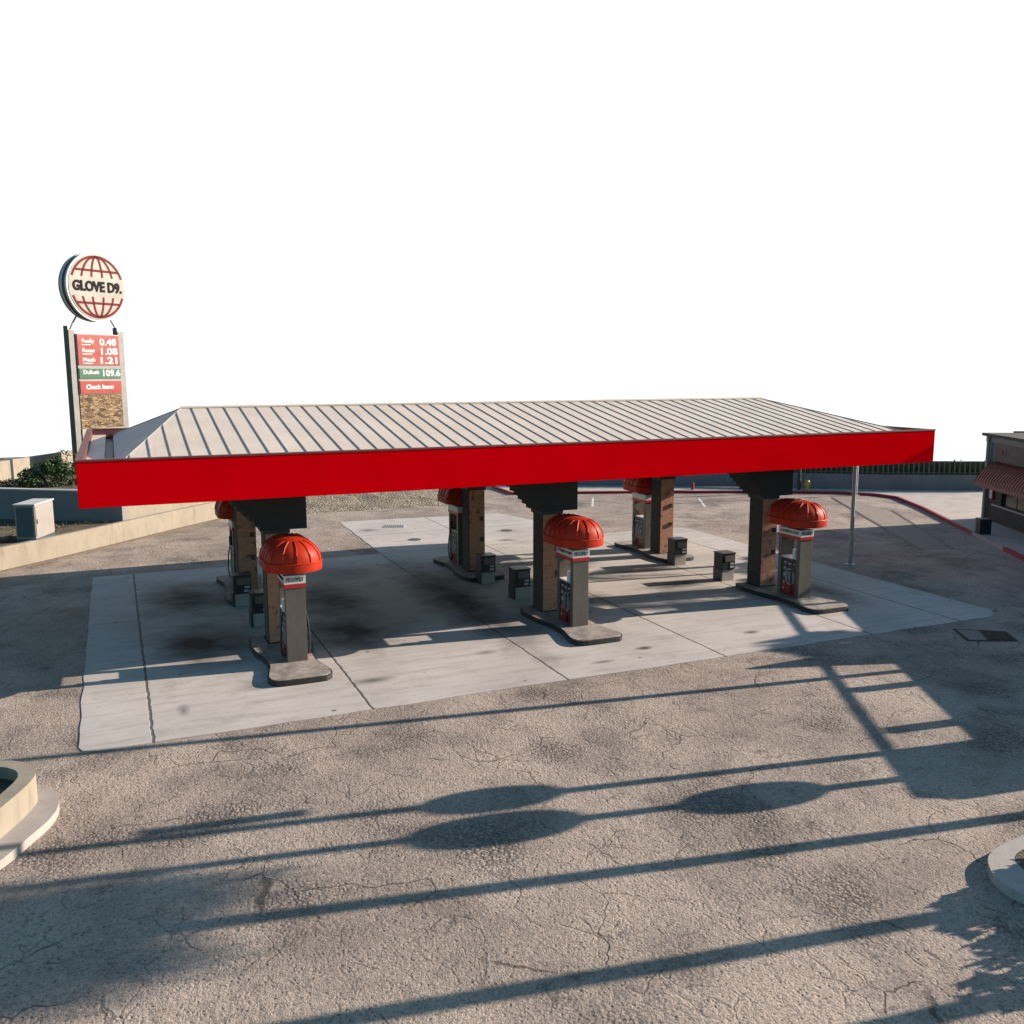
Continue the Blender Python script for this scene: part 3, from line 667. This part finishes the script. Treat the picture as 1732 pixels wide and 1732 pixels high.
    for yy in (.26, .54):
        for s in (-1, 1): rb.tube([(s*Rr*r_, yy, z+.004) for r_, z in lev[3:12]], .02, 5)
    rb.build('awning_ribs', 'dome', dm, 60)
    rr_ = MB(); rr_.tube([(cx_*Rr*1.015, yc_+sy_*Rr*.82*1.015, 2.785) for cx_, sy_, yc_ in outl+outl[:1]], .016, 5, cap=False); rr_.build('rim_piping', 'dome', dm, 60)
    return t
pp = pump(); pp.location = (CX[0]+.12, 0, 0); pp['label'] = 'nearest fuel pump at the front left with a ribbed orange red dome'; pp['group'] = 'dome topped fuel pumps'
dup(pp, (CX[1]+.03, 0, 0), 0, 'front middle fuel pump with a ribbed dome, half shaded by the canopy')
dup(pp, (CX[2], 0, 0), 0, 'front right fuel pump with a ribbed dome, next to the sunlit brick column')
dup(pp, (CX[0]-.05, 10.2, 0), math.pi, 'back left fuel pump mostly hidden behind the shaded brick column')
dup(pp, (CX[1]-.05, 10.2, 0), math.pi, 'back middle fuel pump in shade, left of its column')
dup(pp, (CX[2]-.02, 10.2, 0), math.pi, 'farthest fuel pump, back right, left of the sunlit column')

def sbin():
    t = thing('service_bin', '', 'waste bin')
    MB().box(-.25, .27, -.22, .24, 0, .42, .02).build('pedestal', 'kerbc', t)
    b_ = MB().box(-.28, .28, -.26, .26, .42, 1.02, .02).build('bin_box', 'bin', t)
    MB().box(-.31, -.255, -.24, .24, .0, .46).build('side_bracket', 'navy', t)
    MB().box(-.17, .25, -.275, -.258, .72, .95, .004).build('lid_flap', 'pillar', b_)
    MB().box(.06, .23, -.275, -.26, .61, .67).build('notice_plate', 'lgrey', b_); MB().box(.05, .21, -.275, -.26, .49, .56).build('notice_plate', 'lgrey', b_)
    MB().box(-.30, .30, -.28, .28, 1.0, 1.04, .01).build('lid', 'bin', b_)
    return t
sb = sbin(); sb.location = (4.55, 4.4, 0); sb['label'] = 'dark waste bin behind the nearest pump and left front column'; sb['group'] = 'dark waste bins by the columns'
dup(sb, (13.0, 4.3, 0), 0, 'black waste bin in shade just left of the front middle column')
dup(sb, (20.88, 3.75, 0), 0, 'small dark waste bin standing in sun left of the front right column')
dup(sb, (4.35, 7.1, 0), 0, 'dark waste bin in front of the back left column')
dup(sb, (12.8, 6.85, 0), 0, 'dark waste bin on a pale pedestal in front of the back middle column')
dup(sb, (20.85, 6.75, 0), 0, 'dark waste bin in sun in front of the back right brick column')

# ------------------------------------------------------------------ posts
def post(name, label, x, y, h, r, mat, cat='post', plate=True, group=None):
    t = thing(name, label, cat, (x, y, 0), 0, group); MB().cyl(0, 0, 0, h, r, 16).build('shaft', mat, t, 40)
    MB().ball((0, 0, h), r*1.02, 2, (1, 1, .5)).build('cap', mat, t, 60)
    if plate:
        MB().box(-r*2.2, r*2.2, -r*2.2, r*2.2, 0, .03).build('base_plate', 'lgrey', t)
    return t
post('steel_post', 'tall thin galvanised post standing on asphalt right of the canopy', 26.98, 3.93, 4.75, .075, 'galv')
post('steel_post', 'distant galvanised post beside the red kerb, seen behind the nearer post', 42.0, 19.35, 4.4, .09, 'galv')
post('dark_post', 'dark thin post at the back kerb above the right pump dome', 39.9, 22.0, 4.0, .11, 'dark')
post('red_marker', 'short red marker post on the kerb between the back columns', 33.9, 24.75, .55, .09, 'redk', 'marker post', False)
hy = thing('fire_hydrant', 'small yellow hydrant by the back kerb next to the dark post', 'hydrant', (40.3, 21.7, .15))
MB().cyl(0, 0, 0, .5, .13, 12).ball((0, 0, .5), .15, 2).build('barrel', 'yellow', hy, 50); MB().tube([(-.24, 0, .34), (.24, 0, .34)], .07, 10).build('outlet', 'yellow', hy, 50)

# drain grate, vault cover
g_ = thing('drain_grate', 'rectangular dark grate set in the far concrete apron', 'drain grate', (13.15, 19.8, .014), R(-22))
MB().box(-.55, .55, -.38, .38, 0, .012).build('frame', 'lgrey', g_)
e = MB()
for k in range(9): e.box(-.5+.11*k, -.44+.11*k, -.33, .33, .012, .02)
e.build('bars', 'lid', g_)
v_ = thing('vault_cover', 'large rectangular utility cover flush with the asphalt near the right edge', 'utility cover')
MB().prism([(23.1, -4.3), (24.3, -5.1), (23.75, -5.95), (22.45, -5.35)], -.02, .010).build('frame', 'black', v_)
MB().prism([(23.12, -4.42), (23.62, -4.76), (23.05, -5.52), (22.6, -5.31)], -.01, .016).build('cover_panel', m2, v_)
MB().prism([(23.72, -4.82), (24.18, -5.12), (23.7, -5.82), (23.18, -5.57)], -.01, .017).build('cover_panel', 'black', v_)
for x, y, lb in ((13.0, 16.0, 'round manhole lid in the far concrete apron, left one'), (17.72, 16.5, 'round manhole lid in the far concrete apron, seen between the middle columns')):
    mh = thing('manhole_lid', lb, 'manhole lid', (x, y, .014), 0, 'manhole lids in the apron'); MB().cyl(0, 0, 0, .012, .3, 24).build('lid', 'lid', mh); MB().cyl(0, 0, 0, .006, .35, 24).build('ring', 'lgrey', mh)

# ------------------------------------------------------------------ price sign
sg_ = thing('price_sign', 'tall petrol price sign with a round globe disc on top, left of the canopy', 'sign', (.2, 33.0, 1.9), R(37))
HB = 1.9
def zz(z): return z-HB
for s in (-1, 1):
    p_ = MB().box(s*1.52-.18, s*1.52+.18, -.21, .21, 0, zz(9.75), .02).build('post', 'spost', sg_)
    MB().box(s*1.52-.205, s*1.52-.182, -.17, .17, 0, zz(9.95)).build('side_trim', 'dark', p_)
    MB().tube([(s*1.45, 0, zz(9.75)), (s*1.3, 0, zz(10.05)), (s*.95, 0, zz(10.6))], .05, 8).build('strut', 'hip', sg_, 50)
MB().box(-1.33, 1.33, -.28, .19, zz(6.3), zz(9.55), .01).build('sign_box', 'spost', sg_)
def panel(z0, z1, mat, nm): return MB().box(-1.29, 1.29, -.315, -.28, zz(z0), zz(z1), .008).build(nm, mat, sg_)
p1 = panel(7.88, 9.52, 'sred', 'price_panel'); p2 = panel(7.16, 7.72, 'sgreen', 'price_panel'); p3 = panel(6.34, 7.04, 'sred', 'name_panel')
MB().box(-1.33, 1.33, -.25, .25, zz(4.45), zz(6.3)).build('stone_panel', 'stone', sg_)
MB().box(-1.33, 1.33, -.27, .27, zz(1.9), zz(4.45)).build('base_panel', 'cabl', sg_)
FY = -.322
for k, (a, b4) in enumerate((('Fuelly', '0.48'), ('Rouse', '1.08'), ('Mesh', '1.21'))):
    z = zz(9.12-.5*k); lettering(a, .3, 'white', p1, FRONT(-.66, FY, z+.05), width=.75, bold=.006)
    MB().box(-1.02, -.42 if k else -.5, FY, FY+.006, z-.16, z-.12).build('underline', 'white', p1)
    lettering(b4, .5, 'white', p1, FRONT(.58, FY, z), width=1.05, bold=.012)
lettering('Dullush', .3, 'white', p2, FRONT(-.58, FY, zz(7.5)), width=.95, bold=.006)
lettering('109.6', .48, 'white', p2, FRONT(.65, FY, zz(7.44)), width=1.1, bold=.012)
lettering('Check Iteon', .34, 'white', p3, FRONT(-.1, FY, zz(6.7)), width=1.7, bold=.01)
# disc
RD = 1.8; DZ = zz(12.05)
def disc(r, y0, y1, nm, mat, par, seg=64):
    m_ = MB(); m_.tube([(0, y0, DZ), (0, y1, DZ)], r, seg); return m_.build(nm, mat, par, 40)
dk = disc(RD, -.5, .2, 'disc_body', 'dark', sg_)
disc(RD+.035, -.12, .06, 'rim_band', 'lgrey', dk); disc(RD+.035, -.53, -.38, 'rim_band', 'white', dk)
fc = disc(RD-.06, -.56, -.5, 'disc_face', 'sface', dk)
gl = MB(); yf = -.575; r0 = RD-.2
def seg2(p, q, w_):
    p, q = Vector(p), Vector(q); d_ = (q-p).normalized(); n2 = Vector((-d_.y, d_.x))*w_/2
    gl.extr([tuple(p-n2), tuple(q-n2), tuple(q+n2), tuple(p+n2)], 'y', yf, yf+.014)
zb = .52
for s in (-1, 1):
    for f_ in (-.62, -.22, .22, .62):
        pr = None
        for k in range(9):
            t2 = zb+(r0-zb)*k/8; xx = f_*r0*math.sqrt(max(0, 1-(t2/r0)**2))
            if pr: seg2((pr[0], DZ+s*pr[1]), (xx, DZ+s*t2), .11)
            pr = (xx, t2)
    pr = None
    for k in range(15):
        a = math.asin(zb/r0)+(math.pi-2*math.asin(zb/r0))*k/14; q = (r0*math.cos(a), s*r0*math.sin(a))
        if pr: seg2((pr[0], DZ+pr[1]), (q[0], DZ+q[1]), .12)
        pr = q
    hw_ = math.sqrt(r0*r0-.86**2); seg2((-hw_, DZ+s*.86), (hw_, DZ+s*.86), .12)
gl.build('globe_emblem', 'semb', fc)
lettering('GLOVE D9.', .72, 'black', fc, FRONT(0, -.58, DZ), width=3.0, bold=.03, depth=.012)

# ------------------------------------------------------------------ store building on the right (its long shadow falls over the yard)
BA = math.atan2(-.88, -.475)
st = thing('store_building', 'dark brick shop with maroon sign band and red ribbed awning at the right edge', 'building', (40.8, 9.4, 0), BA)
BL, BD, BH = 26.4, 13.0, 4.32
# openings in the facade
wins = [(1.9+3.6*k, 4.7+3.6*k) for k in range(7)]
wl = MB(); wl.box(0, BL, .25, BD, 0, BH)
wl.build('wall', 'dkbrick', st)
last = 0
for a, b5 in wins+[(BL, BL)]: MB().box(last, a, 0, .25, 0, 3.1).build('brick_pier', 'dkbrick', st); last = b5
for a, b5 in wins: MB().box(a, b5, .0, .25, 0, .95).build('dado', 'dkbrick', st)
dc = MB().box(1.0, BL, -.07, .0, .95, 1.03); dc.build('dado_cap', 'kerbc', st)
for a, b5 in wins:
    wf = MB(); wf.box(a, b5, .1, .16, .96, 1.04); wf.box(a, b5, .1, .16, 2.95, 3.05); wf.box(a, a+.06, .1, .16, 1.04, 2.95); wf.box(b5-.06, b5, .1, .16, 1.04, 2.95); wf.box((a+b5)/2-.03, (a+b5)/2+.03, .1, .16, 1.04, 2.95)
    wf = wf.build('window', 'dark', st); MB().box(a+.06, b5-.06, .12, .14, 1.04, 2.95).build('pane', 'glass', wf)
MB().box(.95, BL-.1, -.06, .25, 3.1, 4.02).build('sign_band', 'band', st)
MB().box(0, .95, -.02, .25, 3.1, 4.02).build('corner_panel', 'teal', st)
em = MB()
for a in ((1.75, 2.15, 3.42, 3.46), (1.75, 2.15, 3.76, 3.80), (1.75, 1.79, 3.46, 3.76), (2.11, 2.15, 3.46, 3.76)): em.box(a[0], a[1], -.075, -.06, a[2], a[3])
em.build('square_emblem', 'rtile', st)
MB().box(-.12, BL+.05, -.3, BD+.05, BH-.02, BH+.12, .01).build('roof_edge', 'capital', st)
MB().box(-.14, -.06, 1.2, BD+.07, BH+.12, BH+.2).build('roof_trim', 'kerbc', st)
MB().box(-.02, BL, -.12, .25, 4.02, 4.3).build('cornice', 'dark', st)
aw = MB(); prf = [(-.02, 3.12), (-.35, 3.02), (-.7, 2.76), (-.95, 2.4), (-1.05, 2.15), (-1.05, 1.98), (-1.0, 1.98), (-1.0, 2.12), (-.9, 2.36), (-.66, 2.7), (-.33, 2.95), (-.02, 3.04)]
aw.extr([(p[0], p[1]) for p in prf], 'x', 1.3, BL-.6); awn = aw.build('awning', 'rtile', st, 40)
ab = MB()
for k in range(int((BL-2)/.28)): x_ = 1.32+.28*k; ab.tube([(x_, p[0]-.005, p[1]+.01) for p in prf[:5]], .025, 5)
ab.build('awning_ribs', 'rtile', awn, 60)
MB().tube([(.34, -.14, .15), (.34, -.14, BH)], .09, 12).build('downpipe', 'hip', st, 40)
nb_ = MB().box(.75, 1.15, -.1, -.02, 1.25, 1.95, .01).build('notice_box', 'pred', st); MB().box(.8, 1.1, -.115, -.1, 1.3, 1.75).build('notice', 'lgrey', nb_)
# unseen rooftop rail and raised parapet pieces, shaped for the shadow outline
rr = MB(); rr.tube([(8, .1, 5.22), (BL-.2, .1, 5.34)], .07, 8); rr.build('roof_rail', 'galv', st, 50)
for x_, w_ in ((10.0, .06), (13.6, .06), (17.0, .08), (20.9, .16), (23.4, .16)): MB().box(x_-w_, x_+w_, 0, .2, BH+.12, 5.2).build('rail_post', 'galv', st)
MB().box(BL-2.0, BL, -.05, .8, BH+.12, 5.35).build('parapet_block', 'dkbrick', st)
vt = MB(); vt.tube([(18.2, 1.2, BH+.1), (18.2, 1.2, 4.9), (18.2, 1.2, 5.7), (18.2, 1.2, 6.5)], [1.1, .8, .4, .06], 16); vt.build('roof_shadow_cone', 'galv', st, 40)  # unseen cone made up to cast the pointed shadow

bn = thing('litter_bin', 'black square litter bin on the pavement by the shop corner', 'litter bin', (36.95, 6.2, .15), BA)
MB().box(-.25, .25, -.25, .25, 0, .62, .02).build('bin_body', 'bin', bn); MB().box(-.27, .27, -.27, .27, .62, .7, .02).build('lid', 'dark', bn)

# ------------------------------------------------------------------ things right of the frame whose shadows cross the yard
C0 = 1/.36*math.cos(SUN_PHI)     # metres of shadow per metre of height, along x
def base_for(sx, sy, X, lean=0):
    z = (X-sx)/C0; return sy-.13*(X-sx)-lean*z, z
def shadow_pole(label, sx, sy, X, h, lean, round_heads, banner=None):  # unseen poles, their round heads made up to cast the blob shadows
    y, _ = base_for(sx, sy, X, lean); t = thing('unseen_pole', label, 'street lamp', (X, y, .14), 0, 'unseen poles added for their shadows by the shop')
    MB().tube([(0, 0, 0), (0, lean*h, h)], [.13, .10], 12).build('pole', 'galv', t, 40); MB().cyl(0, 0, 0, .4, .16, 12).build('pole_base', 'galv', t, 40)
    for (gsx, r) in round_heads:
        z = (X-gsx)/C0; MB().ball((0, lean*z, z), r, 3).build('round_head', 'white', t, 60)
    if banner:
        z0, z1 = banner; MB().box(-.02, .02, lean*z0+.2, lean*z0+.46, z0, z1).build('banner', 'bred', t)
    return t
shadow_pole('unseen tall plain pole by the shop front, added for its shadow, right of the view', 8, -5.0, 29.6, 12.6, .04, [])
shadow_pole('unseen pole with one round head and a narrow banner, added for its shadow, right of the view', 8, -9.15, 27.2, 10.6, .09, [(7.0, .47)], (8.45, 9.45))
shadow_pole('unseen pole with two round heads, added for its shadow, right of the view', 7.5, -10.15, 26.3, 10.0, .10, [(6.65, .55), (11.3, .52)])
def palm(label, X, sx, sy, r, lean, seed, nf=22, fl=1.5, ztop=None):
    y, z = base_for(sx, sy, X, lean); t = thing('palm_tree', label, 'palm tree', (X, y, 0), 0, 'palm trees behind and beside the shop')
    MB().tube([(0, lean*z*k/8+.06*math.sin(k), z*k/8) for k in range(9)], [r*1.25]+[r]*7+[r*1.15], 10).build('trunk', 'bark', t, 40)
    m_ = MB(); rnd = random.Random(seed); top = Vector((0, lean*z, z))
    for k in range(nf):
        a = rnd.uniform(0, 6.28); e_ = rnd.uniform(-.6, 1.2); L_ = fl*rnd.uniform(.8, 1.15); p = top.copy(); d_ = Vector((math.cos(a)*math.cos(e_), math.sin(a)*math.cos(e_), math.sin(e_)))
        side = d_.cross(Vector((0, 0, 1))).normalized()
        for j in range(9):
            q = p+d_*(L_/9); lw_ = L_*.3*math.sin(math.pi*(j+1)/10.5)
            for s in (-1, 1):
                for jj in (0, .5):
                    o_ = p.lerp(q, jj); m_.b.faces.new([m_.b.verts.new(o_), m_.b.verts.new(o_+d_*.06), m_.b.verts.new(o_+side*s*lw_+d_*lw_*.6-Vector((0, 0, lw_*.35)))])
            p = q; d_ = (d_-Vector((0, 0, .17))).normalized()
    if nf > 100: leaf_cloud(m_, top-Vector((0, 0, .35)), (1.25, 1.15, .75), 1500, .2, seed=seed)
    m_.build('crown', 'leafd', t); return t
palm('palm with a dense crown beyond the near end of the shop', 27, -2.7, -10.1, .14, .12, 3, 230, 1.95)
palm('slim palm farthest to the right of the camera', 26.5, -12, -10.9, .15, .10, 5, 30, 1.7)
palm('slim palm beyond the round tree, right of the camera', 25.5, -12, -12.9, .15, .06, 9, 30, 1.7)
palm('palm behind the shop with a loose crown', 47, 15.2, 2.3, .16, .02, 6, 26, 1.9)
palm('palm behind the far end of the shop', 48.5, 16.6, 6.4, .14, 0, 7, 18, 1.5)
palm('second palm behind the middle of the shop', 45, 19.6, .9, .15, .02, 8, 18, 1.5)
tr = shrub('street_tree', 'small round leafy tree right of the camera beyond the kerbed island', 'tree', (16.8, -17.1, 0),
      [((0, 0, 1.5), (1.3, 1.3, .8)), ((-.2, 1.3, 1.3), (1.0, 1.0, .7)), ((.4, -1.0, 1.3), (1.1, 1.1, .7)), ((.2, .1, .9), (1.1, 1.3, .6))], 'leaf', 5200, .11, 41)
shrub('round_tree', 'leafy tree standing behind the shop, seen only past its roof', 'tree', (50.2, -2.5, 0), [((0, 0, 10.0), (1.4, 1.6, 1.0)), ((.3, -1.6, 9.6), (1.2, 1.3, .8)), ((-.2, 1.5, 9.7), (1.2, 1.2, .8))], 'leaf', 2200, .15, 51)
shrub('round_tree', 'leafy tree behind the far corner of the shop beside the other one', 'tree', (51.9, 1.0, 0), [((0, 0, 9.9), (1.3, 1.4, .9)), ((.3, 1.3, 9.6), (1.1, 1.1, .7))], 'leaf', 2200, .15, 61)
shrub('round_tree', 'leafy tree behind the near half of the shop', 'tree', (47.2, -7.6, 0), [((0, 0, 10.3), (1.2, 1.0, .6)), ((.3, -1.2, 10.0), (1.1, 1.0, .55))], 'leaf', 1800, .15, 71)
